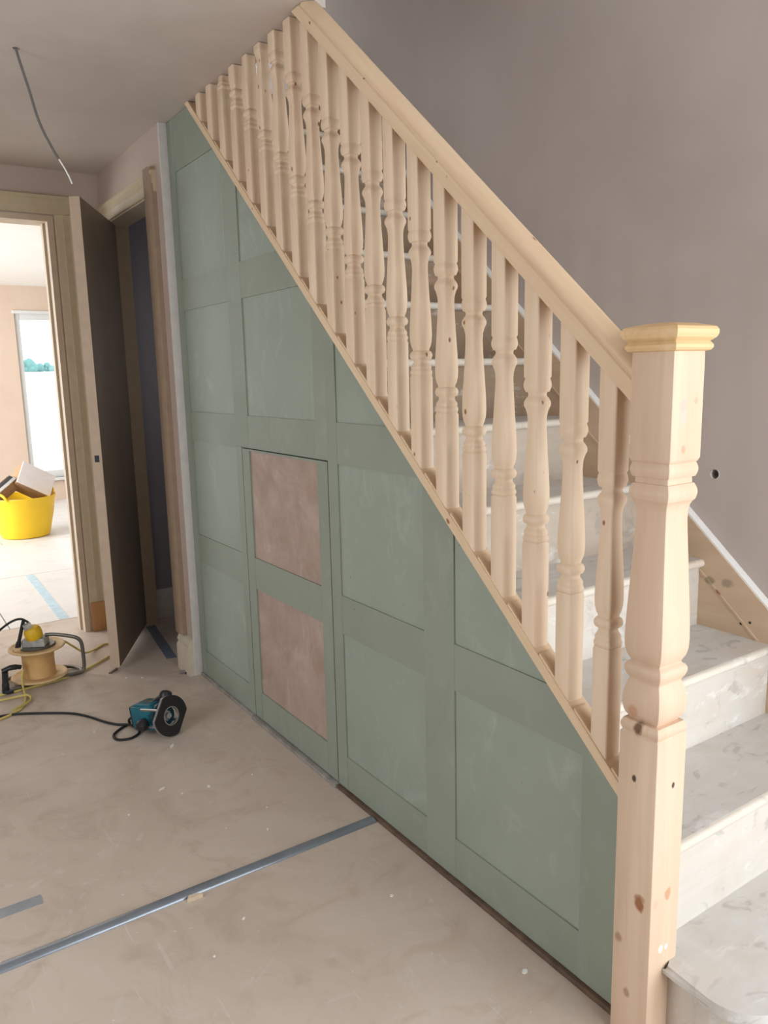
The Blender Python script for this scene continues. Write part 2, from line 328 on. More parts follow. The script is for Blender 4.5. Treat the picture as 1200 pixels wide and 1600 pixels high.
# wall with doorway 2 (continues the line of the panelling)
D2N, D2F, D2H = 2.515, 3.185, 2.130; XA = -.03; WN = 2.328
bm = bx(XA, .07, WN+.012, D2N-.030, 0, CEIL); box(bm, XA, .07, D2F+.030, BY, 0, CEIL); box(bm, XA, .07, D2N-.030, D2F+.030, D2H+.008, CEIL)
struct('wall_cupboard', bm, M['wall'], 'short plaster wall around the dark cupboard doorway', 'wall')
bm = bx(.80, .838, 2.42, BY+.02, 0, 2.3); box(bm, .07, .84, BY+.005, BY+.02, 0, 2.3); box(bm, .07, .80, 2.40, 2.42, 0, 2.26); box(bm, .07, .80, 2.40, BY+.005, 2.26, 2.30)
struct('wall_cupboard_inside', bm, M['wall_cup'], 'dim blue grey wall inside the dark cupboard', 'wall')
# enclosing walls out of view, with assumed window openings
bm = bx(-2.9, -.6, -2.1, -2.0, 0, 2.6); box(bm, 1.9, 2.4, -2.1, -2.0, 0, 2.6); box(bm, -.6, 1.9, -2.1, -2.0, 0, .15); box(bm, -.6, 1.9, -2.1, -2.0, 2.15, 2.6); box(bm, -.1, WX+.1, -2.1, -2.0, 2.6, 2.9); box(bm, .80, WX+.1, -2.1, -2.0, 2.9, 4.9); box(bm, -.1, .80, -2.1, -2.0, 4.2, 4.9); box(bm, -.1, .1, -2.1, -2.0, 2.9, 4.2)  # front window assumed; upper opening made for the added stairwell fill lamp
struct('wall_front', bm, M['wall'], 'plaster wall of the assumed front window behind the viewer', 'wall')
bm = bx(-2.9, -2.8, -2.9, 0, 0, 2.6); box(bm, -2.9, -2.8, 1.7, BY, 0, 2.6); box(bm, -2.9, -2.8, 0, 1.7, 2.1, 2.6); box(bm, -2.9, -2.8, 0, 1.7, 0, .4)  # gap assumed for the side daylight lamp
struct('wall_left', bm, M['wall'], 'plaster wall of the hall on the side away from the stairs, with an assumed window opening', 'wall')
bm = bx(.0065, .055, 1.12, 4.3, CEIL+.001, 4.9); box(bm, -.1, .006, -2.9, 1.12, 2.6, 4.9)
struct('wall_landing', bm, M['ceil'], 'plastered upstairs wall over the top of the handrail', 'wall')
bm = bx(2.3, 2.4, -2.1, -.35, 0, 2.6); box(bm, WX+.15, 2.3, -.45, -.35, 0, 2.6)
struct('wall_entrance', bm, M['wall'], 'plaster wall of the entrance recess to the right of the stairs', 'wall')
struct('ceiling_entrance', bx(WX, 2.4, -2.1, -.35, CEIL, 2.6), M['ceil'], 'ceiling over the entrance recess right of the stairs', 'ceiling')
struct('wall_stairwell_upper', bx(WX, WX+.1, -2.1, -.45, CEIL+.002, 4.9), M['wall_r'], 'upper plaster wall of the stairwell towards the entrance', 'wall')
struct('ceiling_stairwell', bx(-.1, WX+.1, -2.9, 4.3, 4.85, 4.95), M['ceil'], 'high ceiling over the stairwell', 'ceiling')
struct('wall_landing_end', bx(.05, WX, 4.2, 4.3, 2.4, 4.85), M['wall_r'], 'end wall of the upstairs landing', 'wall')
struct('floor_landing', bx(.056, WX, 2.62, 4.2, 2.40, 2.577), M['riser'], 'landing floor at the head of the stairs', 'floor')
# far room
FY = 8.45; WLx, WRx, WB, WT = .355, 1.35, .26, 2.085
bm = bx(-3.0, WLx, FY, FY+.15, 0, CEIL); box(bm, WRx, 2.7, FY, FY+.15, 0, CEIL); box(bm, WLx, WRx, FY, FY+.15, WT, CEIL); box(bm, WLx, WRx, FY, FY+.15, 0, WB)
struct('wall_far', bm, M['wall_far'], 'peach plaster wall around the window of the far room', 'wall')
struct('wall_far_right', bx(2.6, 2.7, BY+.13, FY+.1, 0, CEIL), M['wall_far'], 'peach plaster side wall of the far room', 'wall')
bm = bx(-3.05, -2.95, BY+.13, 4.6, 0, CEIL); box(bm, -3.05, -2.95, 7.4, FY+.1, 0, CEIL); box(bm, -3.05, -2.95, 4.6, 7.4, 0, .4); box(bm, -3.05, -2.95, 4.6, 7.4, 2.35, CEIL)
struct('wall_far_left', bm, M['wall_far'], 'peach plaster wall of the far room with an added side opening', 'wall')
wn = tag(empty('window_1', (WLx, FY, WB)), 'tall white framed window with a view of hazy trees', 'window', kind='structure')
def wp(name, m, *a): obj(name, bx(*[v-(WLx, WLx, FY, FY, WB, WB)[i] for i, v in enumerate(a)], bev=.004), m, wn)
wp('window_frame', M['upvc'], WLx, WLx+.055, FY+.02, FY+.09, WB, WT); wp('window_frame', M['upvc'], WRx-.055, WRx, FY+.02, FY+.09, WB, WT)
wp('window_frame', M['upvc'], WLx+.055, WRx-.055, FY+.02, FY+.09, WT-.075, WT); wp('window_frame', M['upvc'], WLx+.055, WRx-.055, FY+.02, FY+.09, WB, WB+.08)
wp('window_frame', M['upvc'], WLx-.02, WRx+.02, FY-.02, FY+.02, WT-.012, WT+.022)
wp('window_sill', M['upvc'], WLx-.03, WRx+.03, FY-.06, FY+.04, WB-.03, WB)
obj('pane', bx(.05, WRx-WLx-.05, .05, .056, .07, WT-WB-.07), M['glass'], wn)

# ------------------------------------------------------------------ outside: pale field and hazy trees
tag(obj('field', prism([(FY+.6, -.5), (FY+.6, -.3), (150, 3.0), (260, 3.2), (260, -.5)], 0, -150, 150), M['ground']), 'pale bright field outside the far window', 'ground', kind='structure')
def blob(seed, rx, rz):
    r_ = random.Random(seed); bm = B()
    for k in range(14):
        a = r_.uniform(-1, 1); h = r_.uniform(.2, 1)*(1-.5*abs(a)); s = r_.uniform(.25, .45)
        q = bmesh.ops.create_icosphere(bm, subdivisions=2, radius=1)
        for v in q['verts']:
            j = 1+.12*math.sin(9*v.co.x+k)*math.cos(8*v.co.z+2*k); v.co = Vector((a*rx+v.co.x*s*rx*j, v.co.y*s*rx*j, h*rz*.8+v.co.z*s*rz*j))
    return bm
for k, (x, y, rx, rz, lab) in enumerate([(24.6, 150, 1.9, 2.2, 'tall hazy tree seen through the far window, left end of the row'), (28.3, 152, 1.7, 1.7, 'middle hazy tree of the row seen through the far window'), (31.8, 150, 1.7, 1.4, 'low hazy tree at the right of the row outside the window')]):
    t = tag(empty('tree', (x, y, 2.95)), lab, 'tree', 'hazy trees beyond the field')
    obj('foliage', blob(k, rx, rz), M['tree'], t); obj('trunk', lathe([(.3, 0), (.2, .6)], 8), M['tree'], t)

# ------------------------------------------------------------------ doorway 1 (to the bright room)
def arch_prof(wd): return [(0, 0), (0, .010), (.006, .014), (wd*.35, .015), (wd*.42, .019), (wd*.75, .019), (wd*.82, .024), (wd-.004, .024), (wd, .020), (wd, 0)]   # (across from opening, proud)
d1 = tag(empty('door_1', (D1R, BY, 0)), 'doorway frame open to the bright room with moulded architrave', 'door frame', kind='structure')
AW = .090
def arch_leg(name, parent, side, x, y, z0, z1, face):   # face: 'y-' on back wall, 'x-' on cupboard wall; side +1: runs to + of in-wall axis
    pr = arch_prof(AW)
    if face == 'y-': pts = [(x+side*a, y-b) for a, b in pr]
    else: pts = [(x-b, y+side*a) for a, b in pr]
    return prism(pts, 2, z0, z1)
def local(bm, o): bmesh.ops.translate(bm, verts=bm.verts, vec=-Vector(o.location)); return bm
obj('architrave', local(arch_leg('a', d1, 1, D1R+.006, BY, .16, D1H+.005, 'y-'), d1), M['arch'], d1)
obj('architrave', local(prism([(BY-b, D1H+.005+a) for a, b in arch_prof(AW)], 0, D1L-AW, D1R+.006+AW), d1), M['arch'], d1)
obj('architrave', local(arch_leg('a', d1, -1, D1L-.006, BY, 0, D1H+.005, 'y-'), d1), M['arch'], d1)
obj('door_lining', local(bx(D1R-.028, D1R, BY-.004, BY+.134, 0, D1H), d1), M['lining'], d1)
obj('door_lining', local(bx(D1L, D1L+.028, BY-.004, BY+.134, 0, D1H), d1), M['lining'], d1)
obj('door_lining', local(bx(D1L+.028, D1R-.028, BY-.004, BY+.134, D1H-.028, D1H), d1), M['lining'], d1)
obj('door_stop', local(bx(D1R-.040, D1R-.028, BY+.06, BY+.10, 0, D1H-.028), d1), M['lining'], d1)
obj('plinth_block', local(bx(D1R+.010, D1R+.098, BY-.028, BY, 0, .163, bev=.003), d1), M['plinth'], d1)
tag(obj('baseboard_back', prism([(BY, 0), (BY-.020, 0), (BY-.020, .10), (BY-.014, .115), (BY-.018, .13), (BY-.008, .15), (BY, .155)], 0, D1R+.1, -.055), M['cream']), 'pale moulded skirting stub beside the doorway plinth block', 'skirting', kind='structure')

# ------------------------------------------------------------------ doorway 2 with the open brown leaf
d2 = tag(empty('door_2', (XA, D2N, 0)), 'brown door leaf standing ajar in the dark cupboard doorway', 'door', kind='structure')
obj('door_lining', local(bx(XA-.006, .075, D2N-.030, D2N, 0, D2H), d2), M['lining'], d2)
obj('door_lining', local(bx(XA-.004, .075, D2F, D2F+.030, 0, D2H), d2), M['lining'], d2)
obj('door_lining', local(bx(XA-.004, .075, D2N, D2F, D2H-.02, D2H+.008), d2), M['lining'], d2)
obj('architrave', local(prism([(XA-b, D2H-.012+a) for a, b in arch_prof(.085)], 1, D2N-.105, D2F+.05), d2), M['arch'], d2)
obj('architrave', local(prism([(XA-.026, D2N-.022), (XA-.030, D2N-.03), (XA-.030, D2N-.085), (XA-.020, D2N-.104), (XA, D2N-.104), (XA, D2N-.022)], 2, .178, D2H+.085), d2), M['shadedarch'], d2)
obj('architrave', local(bx(XA-.024, XA, D2F+.005, D2F+.07, 0, D2H-.012), d2), M['arch'], d2)
HY, HXx = D2F-.012, XA+.036; FX, FYY = -.297, 2.600
ang = math.atan2(FYY-HY, FX-HXx); LL = math.hypot(FYY-HY, FX-HXx)
lf = obj('door_leaf', bx(0, LL, -.044, 0, 0.022, D2H-.022, bev=.0015), M['leaf'], d2, loc=(HXx-XA, HY-D2N, 0), rot=(0, 0, ang))
obj('leaf_edge', bx(LL, LL+.003, -.0435, -.0005, 0.023, D2H-.023), M['leaf_edge'], lf)
obj('latch_hole', bx(LL+.0028, LL+.004, -.032, -.012, .985, 1.015), M['black'], lf)
obj('latch_face', bx(LL+.0028, LL+.0036, -.034, -.010, .955, .985), M['leaf_edge'], lf)
tag(obj('baseboard_cupboard', prism([(XA, 0), (XA-.030, 0), (XA-.030, .118), (XA-.022, .132), (XA-.026, .146), (XA-.016, .168), (XA, .174)], 1, WN+.008, D2N-.030), M['cream']), 'cream moulded skirting return at the end of the green panelling', 'skirting', kind='structure')
tag(obj('baseboard_inside', prism([(BY+.005, 0), (BY-.013, 0), (BY-.013, .12), (BY-.006, .14), (BY+.005, .165)], 0, .10, .80), M['white']), 'white skirting inside the dark cupboard', 'skirting', kind='structure')
tag(obj('trim_1', bx(XA-.003, 0.010, WN, WN+.013, 0, CEIL, bev=.002), M['bead']), 'thin white edge strip from floor to ceiling beside the panelling', 'trim', kind='structure')

# ------------------------------------------------------------------ green panelling under the stairs
CB = .542          # underside of base rail: z = CB + SL*y at x=0
wp_ = tag(empty('wall_panelling', (0, 0, 0)), 'green board panelling of stiles and rails under the staircase', 'wall panelling', kind='structure')
Y0, Y1 = -.050, 2.326
cols = [(.070, .495), (.620, 1.045), (1.175, 1.680), (1.800, 2.262)]
rows = [(.130, .545), (.670, 1.080), (1.205, 1.620), (1.745, 2.165)]
DY0, DY1, DZ = 1.105, 1.745, 1.085      # cupboard door opening
def cut(y0, y1, z0, z1): return clip(clip([(y0, z0), (y1, z0), (y1, z1), (y0, z1)], -SL, 1, CB-.001), 0, 1, CEIL-.002)
def board(name, m, parent, y0, y1, z0, z1, x0=0.0, x1=.009):
    p = cut(y0, y1, z0, z1)
    if len(p) >= 3: return obj(name, prism(p, 0, x0, x1), m, parent)
ZB = .016
# continuous backing sheet, in three pieces around the door
for (a, b, z0) in ((Y0, DY0, ZB), (DY1, Y1, ZB), (DY0, DY1, DZ)):
    board('backing_sheet', M['mdf2'], wp_, a, b, z0, 2.5, .005, .018)
g = .0003
for (a, b) in ((Y0, .070), (.495, .620), (1.045, DY0-.003), (1.680, 1.800), (2.262, Y1)):
    z0 = ZB if a != 1.680 else DZ+.003
    board('stile', M['mdf'], wp_, a, b, z0, 2.5)
board('stile', M['mdf'], wp_, DY1+.003, 1.800, ZB, DZ+.002)
board('stile', M['mdf'], wp_, DY0-.0029, 1.175, DZ+.003, 2.5)
for (a, b) in cols:
    isd = a == 1.175
    for (z0, z1) in ((ZB, .130), (.545, .670), (1.080, 1.205), (1.620, 1.745), (2.165, 2.5)):
        if isd and z1 < 1.1: continue
        if isd and z0 == 1.080: z0 = DZ+.003
        board('rail', M['mdf'], wp_, a+g, b-g, z0, z1, .0004, .009)
# the scratches of filled joints stay in the material; door to the cupboard under the stairs
cdoor = tag(empty('cupboard_door', (0, DY0, 0)), 'green cupboard door with two bare pink panels under the stairs', 'cupboard door')
def dpc(name, m, y0, y1, z0, z1, x0, x1): obj(name, bx(x0, x1, y0-DY0, y1-DY0, z0, z1), m, cdoor)
dpc('stile', M['mdf'], DY0+.002, 1.172, .018, DZ-.003, 0, .018); dpc('stile', M['mdf'], 1.682, DY1-.002, .018, DZ-.003, 0, .018)
for z0, z1 in ((.018, .131), (.550, .672), (1.075, DZ-.003)): dpc('rail', M['mdf'], 1.173, 1.681, z0, z1, .0003, .018)
dpc('panel', M['pink'], 1.172, 1.682, .672, 1.075, .006, .016); dpc('panel', M['pink'], 1.172, 1.682, .131, .550, .006, .016)
dpc('backing_sheet', M['mdf2'], DY0+.004, DY1-.004, .020, DZ-.005, .0165, .024)
tag(obj('floor_gap_strip', bx(-.010, .016, -.05, 1.10, 0, .014, bev=.002), M['plate']), 'dark brown strip standing in for the floor gap under the panelling', 'timber strip')  # dark strip added in place of the shaded gap along the floor edge
tag(obj('threshold_batten', bx(-.016, .016, 1.102, 1.76, 0, .013, bev=.002), M['grey_plate']), 'grey dusty batten on the floor below the cupboard door', 'timber strip')
tag(obj('floor_batten', bx(-.008, .016, 1.762, 2.322, 0, .014, bev=.002), M['grey_plate']), 'dark batten at the foot of the panelling near the doorway', 'timber strip')

# ------------------------------------------------------------------ staircase
stz = tag(empty('staircase', (0, -.334, 0)), 'straight pine staircase with dusty treads rising along the plaster wall', 'staircase')
def nY(k): return -.5585+.2245*k
def tZ(k): return .187 if k == 1 else .1982*k
SX0, SX1 = .030, .809
def sloc(bm): return local(bm, stz)
def tread_bm(y0, y1, z, x0, x1, t=.024):
    r_ = t/2; pts = [(y1, z), (y1, z-t)]+[(y0+r_-r_*math.sin(a), z-r_-r_*math.cos(a)) for a in [math.pi*i/8 for i in range(9)]]
    return prism(pts, 0, x0, x1)
NS = 12
for k in range(2, NS+1):
    t = .024; y0 = nY(k); z = tZ(k)
    tr = obj('tread', sloc(bx(SX0, SX1+.002, y0+t/2, nY(k+1)+.03, z-t, z)), M['tread'], stz)
    obj('nosing', sloc(prism([(y0+t/2, z-.0003), (y0+t/2, z-t)]+[(y0+t/2-t/2*math.sin(a), z-t/2-t/2*math.cos(a)) for a in [math.pi*i/8 for i in range(1, 8)]], 0, SX0, SX1+.001)), M['nosing'], tr)
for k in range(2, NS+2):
    obj('riser', sloc(bx(SX0, SX1+.002, nY(k)+.016, nY(k)+.026, tZ(k-1)-.001, tZ(k)-(.024 if k <= NS else 0))), M['riser'] if k < 5 else M['riser_half_shaded'] if k < 7 else M['riser_shaded'], stz)
# bullnose bottom step
def bull(off):
    yf = nY(1)+off; xl = .006+off; r_ = .095
    ol = [(WX-.002, -.085), (WX-.002, yf)]
    c = (xl+r_, yf+r_)
    ol += [(c[0]-r_*math.sin(a), c[1]-r_*math.cos(a)) for a in [math.pi/2*i/12 for i in range(13)]]
    ol += [(xl, -.1379), (.052, -.1379), (.052, -.085)]
    return ol
def flare(outline, z0, z1):
    bm = prism(outline, 2, z0, z1); es = [e for e in bm.edges if abs(e.verts[0].co.z-e.verts[1].co.z) < 1e-6]
    bmesh.ops.bevel(bm, geom=es, offset=.008, segments=3, affect='EDGES'); return bm
obj('tread', sloc(flare(bull(0), .163, .187)), M['tread'], stz)
obj('riser', sloc(prism(bull(.022), 2, 0, .163)), M['riser'], stz)
# wall string: parallel to the pitch
CT = .562; CBS = CT-.30
def strip_poly(c0, c1, y0, y1): return [(y0, c0+SL*y0), (y1, c0+SL*y1), (y1, c1+SL*y1), (y0, c1+SL*y0)]
ws = clip(strip_poly(CBS, CT, -.36, 2.62), 0, -1, 0)
sp_ = [((.80, .27, .725), .008, (.30, .2, .12)), ((.80, .225, .70), .010, (.32, .22, .14))]
obj('wall_string', sloc(prism(ws, 0, SX1, WX-.001)), M['pine_str'], stz)
obj('string_moulding', sloc(prism(strip_poly(CT-.118, CT-.110, -.20, 2.55), 0, SX1-.003, SX1+.002)), M['pine_str'], stz)
obj('string_capping', sloc(prism(strip_poly(CT, CT+.006, -.34, 2.6), 0, SX1+.002, WX-.0005)), M['white'], stz)
for (y, z, r_) in ((.217, .632, .0045), (.191, .641, .004)):
    obj('screw_hole', sloc(lathe([(r_, 0), (r_*.6, .001)], 12, mt=Matrix.Translation((SX1-.0005, y, z)) @ Matrix.Rotation(R(-90), 4, 'Y'))), M['gap'], stz)
# outer string, behind the panelling and under the base rail
obj('outer_string', sloc(prism(clip(strip_poly(CB-.28, CB, -.05, 2.3), 0, 1, CEIL-.003), 0, .0185, .030)), M['pine_str'], stz)

# ------------------------------------------------------------------ balustrade
BX = .007; NYc = -.0947
bal = tag(empty('balustrade', (BX, NYc, 0)), 'new pine balustrade with turned spindles, handrail and newel post', 'balustrade')
h = HB
np_ = [(0, h), (.662, h), (.664, h-.002), (.667, h-.003)] + arc(.667, .690, h-.003, h-.004, .0035) + [(.691, h-.012)] \
    + [(.694, .0325), (.700, .0365), (.708, .0395), (.720, .0413), (.732, .0415), (.745, .0402), (.757, .0375), (.766, .0345), (.770, .033)] \
    + [(.774, .0345), (.780, .038), (.788, .0405), (.795, .0405), (.801, .038), (.8035, .034), (.807, .032)] \
    + [(.812, .0345), (.820, .038), (.832, .0405), (.848, .0412), (.870, .0408), (.910, .0393), (.960, .0368), (1.010, .0345), (1.050, .0325), (1.075, .0315), (1.092, .0318), (1.102, .0335), (1.109, .0365), (1.1125, .0395)] \
    + arc(1.1125, 1.142, .0395, .0375, .0035) + [(1.1425, .035), (1.153, .0345), (1.154, .0375)] + arc(1.154, 1.180, .0385, .0385, .0032) + [(1.181, .040), (1.188, h), (1.372, h)]
nw = obj('newel_post', sqloft(np_, .0012), M['pine_newel'], bal, ang=50)
cp = [(1.372, .045), (1.374, .050), (1.378, .0525), (1.383, .0525), (1.388, .049), (1.3895, .048), (1.391, .051), (1.395, .0555), (1.401, .0582), (1.408, .0582), (1.413, .0555), (1.4145, .053), (1.420, .030), (1.4215, .012)]
obj('newel_cap', sqloft(cp, .0012), M['pine_cap'], nw, ang=24)
# rails are built flat along local y, then pitched
PA = math.atan(SL); CO = math.cos(PA)
HRB, HRT = 1.3205, 1.4020; BRB, BRT = .542, .5715
Hh = (HRT-HRB)*CO
hp = [(-.018, 0), (-.0280, .0), (-.0290, .001), (-.0290, .029), (-.0270, .0310), (-.0262, .0330), (-.0268, .0352), (-.0292, .0375), (-.0298, .0405), (-.0285, .0445), (-.0235, .0500), (-.0125, .0570), (0, Hh)]
hp = hp+[(-a, b) for a, b in hp[-2::-1]]
def pitched(pts, c, y0, y1, plumb=True):
    """section pts (x, perpendicular height) swept along the pitch, plumb ends; returned in balustrade space rotated by PA about x"""
    bm = B(); rings = []
    for y in (y0, y1):
        if y is None: rings.append([bm.verts.new((a, (CEIL-.0015-c-b*CO)/math.sin(PA), b)) for a, b in pts])     # level cut under the ceiling
        else: rings.append([bm.verts.new((a, y/CO+b*SL, b)) for a, b in pts])       # plumb cut
    nn = len(pts)
    for i in range(nn): bm.faces.new((rings[0][i], rings[0][(i+1) % nn], rings[1][(i+1) % nn], rings[1][i]))
    bm.faces.new(rings[0][::-1]); bm.faces.new(rings[1]); return bm
def prail(name, pts, c, y0, y1, m, parent=bal):
    return obj(name, pitched(pts, c, y0, y1), m, parent, loc=(0, -NYc, c), rot=(PA, 0, 0))
prail('handrail', hp, HRB, NYc+HB-.001, None, M['pine_y'])
bh = (BRT-BRB)*CO; BW = .0295
br = prail('base_rail', [(-.0248, 0), (BW, 0), (BW, bh-.006), (BW-.002, bh-.003), (BW-.006, bh), (-.0235, bh), (-.0248, bh-.0015)], BRB, NYc+HB-.001, None, M['pine_y'])
# spindles
SB = .0213
SY0, SP, NB = .120-.1013, .1013, 20
zr = .660
tp = [(.897, SB), (.899, SB-.0012), (.9015, SB-.0012)] + arc(.9015, .9175, .0190, .0185, .0022) + arc(.9175, .930, .0190, .0165, .0015, 4) + [(.934, .0150), (.938, .0148), (.9415, .0165)] + arc(.9415, .9605, .0188, .0188, .0026) \
    + [(.963, .0158), (.967, .0162), (.974, .0185), (.985, .0203), (1.000, .0210), (1.025, .0206), (1.055, .0193), (1.085, .0178), (1.115, .0165), (1.140, .0155), (1.158, .0150), (1.172, .0155), (1.182, .0172), (1.190, .0195)] \
    + arc(1.190, 1.209, .0200, .0175, .0022) + [(1.213, .0150), (1.218, .0145), (1.222, .0160)] + arc(1.222, 1.247, .0185, .0200, .0024) + [(1.249, SB-.002), (1.253, SB)]
tp = [(z-zr, hh) for z, hh in tp]
base_off = BRT-.001+SL*.132-zr          # base of the spindle against the line used for measuring
zt_off = HRB+.004+SL*.132-zr
full = None
def spindle_mesh(ztop, topslope):
    pr = [(base_off, SB)]
    for z, hh in tp:
        if z < ztop-.012: pr.append((z, hh))
    last = pr[-1][1]; pr.append((ztop, last))
    return finish(sqloft(pr, .0042, slant=(SL, topslope)), 'spindle', 50)
for k in range(NB):
    y = SY0+SP*k; zz = zr+SL*(y-.132); zt = zt_off
    zc = CEIL-.002-zz
    if y+SB > 1.12 or zt+SB*SL > zc:
        if zc-base_off < .04: continue
        me = spindle_mesh(min(zt, zc), 0)
    else:
        if full is None: full = spindle_mesh(zt_off, SL)
        me = full
    obj('spindle', me, M['pine_z'], bal, loc=(0, y-NYc, zz))
fh = .0045
for k in range(-1, NB):
    ya = (NYc+HB if k < 0 else SY0+SP*k+SB)+.0004; yb = SY0+SP*(k+1)-SB-.0004
    if CEIL < BRT+SL*yb+.02: continue
    obj('fillet', pitched([(-.0212, 0), (.0222, 0), (.0222, fh-.003), (.0190, fh), (-.0205, fh), (-.0212, fh-.001)], 0, ya, yb), M['pine_y'], br, loc=(0, 0, bh))

# ------------------------------------------------------------------ strips and tapes on the floor
def dome(y0, y1, x0, x1, hgt, n=10):
    ym, hw = (y0+y1)/2, (y1-y0)/2
    return prism([(ym-hw*math.cos(math.pi*i/n), hgt*math.sin(math.pi*i/n)**.8) for i in range(n+1)], 0, x0, x1)
tag(obj('cable_cover', dome(.857, .892, -2.0, -.014, .010), M['trunk']), 'glossy grey half round cover strip across the hall floor', 'cover strip')
tag(obj('floor_tape', bx(-2.0, -.925, 1.064, 1.104, 0, .0012), M['ducttape']), 'short piece of flat grey tape on the hall floor', 'tape')
def quadtape(a, b, wd, z=.0012):
    a, b = Vector(a), Vector(b); nrm = Vector((-(b-a).y, (b-a).x)).normalized()*wd/2
    return prism([tuple(a+nrm), tuple(b+nrm), tuple(b-nrm), tuple(a-nrm)], 2, 0, z)
tag(obj('floor_tape', quadtape((-.33, 3.63), (-.303, 4.86), .055), M['bluetape']), 'pale blue tape along the bright room floor past the doorway', 'tape')
tag(obj('floor_tape', quadtape((.03, 3.20), (-.045, 2.62), .05), M['darktape']), 'slate blue tape on the floor in the dark cupboard doorway', 'tape')

# ------------------------------------------------------------------ wire hanging from the ceiling
wr_ = tag(empty('ceiling_wire', (WH[0], WH[1], CEIL)), 'grey electric cable hanging from a hole in the ceiling', 'cable')
pts = [(0, 0, .04), (0, 0, 0), (.012, 0, -.055), (.026, 0, -.110), (.048, 0, -.205), (.078, 0, -.275), (.098, 0, -.312)]
obj('cable_sheath', tube(pts, .0042, 8), M['wire'], wr_)
obj('bare_core', tube([(.097, 0, -.310), (.112, 0, -.336), (.124, 0, -.360), (.133, 0, -.384)], .0024, 6), M['white'], wr_)

# ------------------------------------------------------------------ yellow tub with rubble in the far room
TX, TY = -.06, 6.42
tub = tag(empty('tub', (TX, TY, 0)), 'yellow flexible plastic tub full of offcuts and boxes', 'tub')
prof = [(.0, .0), (.185, 0), (.198, .008), (.205, .03), (.245, .20), (.268, .340), (.276, .352), (.274, .360), (.266, .358), (.262, .345), (.238, .20), (.196, .03), (.185, .014), (.0, .012)]
obj('tub_body', lathe([(max(r_, .001), z) for r_, z in prof], 40, cap=False), M['yellow'], tub)
for a in (R(215), R(35)):
    c, s = math.cos(a), math.sin(a)
    P = [(r_*c-t*s, r_*s+t*c, z) for t, r_, z in ((-.10, .262, .352), (-.085, .272, .385), (-.045, .275, .405), (.045, .275, .405), (.085, .272, .385), (.10, .262, .352))]
    obj('handle', tube(P, .011, 8), M['yellow'], tub)
obj('print_mark', bx(-.02, .02, -.001, .001, 0, .03), M['white'], tub, loc=(.223, -.124, .265), rot=(R(-8), 0, R(61)))
def tub_item(name, bm, m, loc, rot, lab, cat, bandm=None):
    return tag(obj(name, bm, m, None, loc, rot), lab, cat)
o = tub_item('carton', bx(-.15, .15, -.105, .105, -.10, .05, bev=.003), M['card'], (TX+.105, TY+.01, .475), (R(62), R(32), R(8)), 'brown carton with a white lid tilted in the yellow tub', 'box')
obj('lid', bx(-.153, .153, -.108, .108, .051, .062, bev=.002), M['cwhite'], o)
o = tub_item('offcut_tray', bx(-.12, .12, -.05, .05, -.05, .05, bev=.003), M['card'], (TX-.15, TY-.03, .42), (R(20), R(-32), R(24)), 'brown carton leaning at the left side of the tub', 'box')
obj('metal_strip', bx(-.14, .13, -.055, -.02, .051, .064, bev=.003), M['steel'], o); obj('black_strip', bx(-.14, .13, -.018, .03, .051, .060, bev=.003), M['blackp'], o)
tub_item('wood_offcut', bx(-.13, .13, -.03, .03, -.012, .012, bev=.002), M['flange'], (TX-.0, TY-.15, .325), (R(8), R(6), R(12)), 'pale wood offcut lying across the tub below the cartons', 'offcut')
tub_item('packing_paper', blob(21, .10, .10), M['cwhite'], (TX-.03, TY+.02, .215), (0, 0, 0), 'crumpled white paper in the middle of the tub', 'paper')

# ------------------------------------------------------------------ cable reel
RX, RY = -.626, 2.72
reel = tag(empty('cable_reel', (RX, RY, 0)), 'orange cable reel lying flat in a bent tube frame', 'cable reel')
obj('drum', lathe([(.073, .030), (.070, .035), (.068, .092), (.070, .152), (.073, .157)], 36), M['drum'], reel)
for z in (.022, .157):
    obj('flange', lathe([(.05, z), (.116, z), (.120, z+.002), (.121, z+.005), (.118, z+.009), (.110, z+.010), (.104, z+.007), (.05, z+.007)], 40), M['flange'], reel)
obj('hub_rim', lathe([(.070, .164), (.078, .164), (.080, .169), (.076, .173), (.066, .171)], 32), M['steeld'], reel)
obj('socket_box', bx(-.050, .046, -.038, .036, .166, .206, bev=.006), M['sock'], reel, rot=(0, 0, R(-30)))
obj('socket_lid', bx(-.012, .050, -.042, -.036, .172, .210, bev=.002), M['sock'], reel, rot=(0, 0, R(-30)))
fr = [(.035, -.02, .214), (.075, -.02, .208), (.135, -.03, .190), (.168, -.035, .174), (.184, -.038, .148), (.187, -.040, .085), (.185, -.042, .030), (.172, -.045, .014), (.130, -.05, .012), (.0, -.062, .012), (-.120, -.075, .012), (-.150, -.078, .012)]
obj('frame_tube', tube(fr, .0085, 10, sub=5), M['steeld'], reel)
obj('frame_tube', tube([(-.150, -.078, .012), (-.152, -.03, .012), (-.13, .06, .012), (0, .10, .012), (.13, .07, .012), (.176, .0, .012), (.172, -.045, .014)], .0085, 8, sub=5), M['steeld'], reel)
gp = tube([(-.155, -.080, .004), (-.153, -.080, .05), (-.150, -.079, .100)], [.015, .013, .014], 12)
obj('hand_grip', gp, M['blackp'], reel)
obj('grip_top', tube([(-.160, -.080, .106), (-.13, -.075, .112), (-.098, -.07, .108), (-.083, -.068, .102)], [.011, .012, .010, .007], 10), M['blackp'], reel)
obj('grip_foot', bx(-.17, -.125, -.10, -.06, .002, .020, bev=.005), M['blackp'], reel)
obj('crank_arm', tube([(-.083, -.01, .166), (-.072, -.012, .205), (-.045, -.016, .300)], [.012, .008, .006], 10), M['blackp'], reel)
obj('crank_socket', bx(-.10, -.07, -.03, .0, .163, .178, bev=.003), M['flange'], reel)
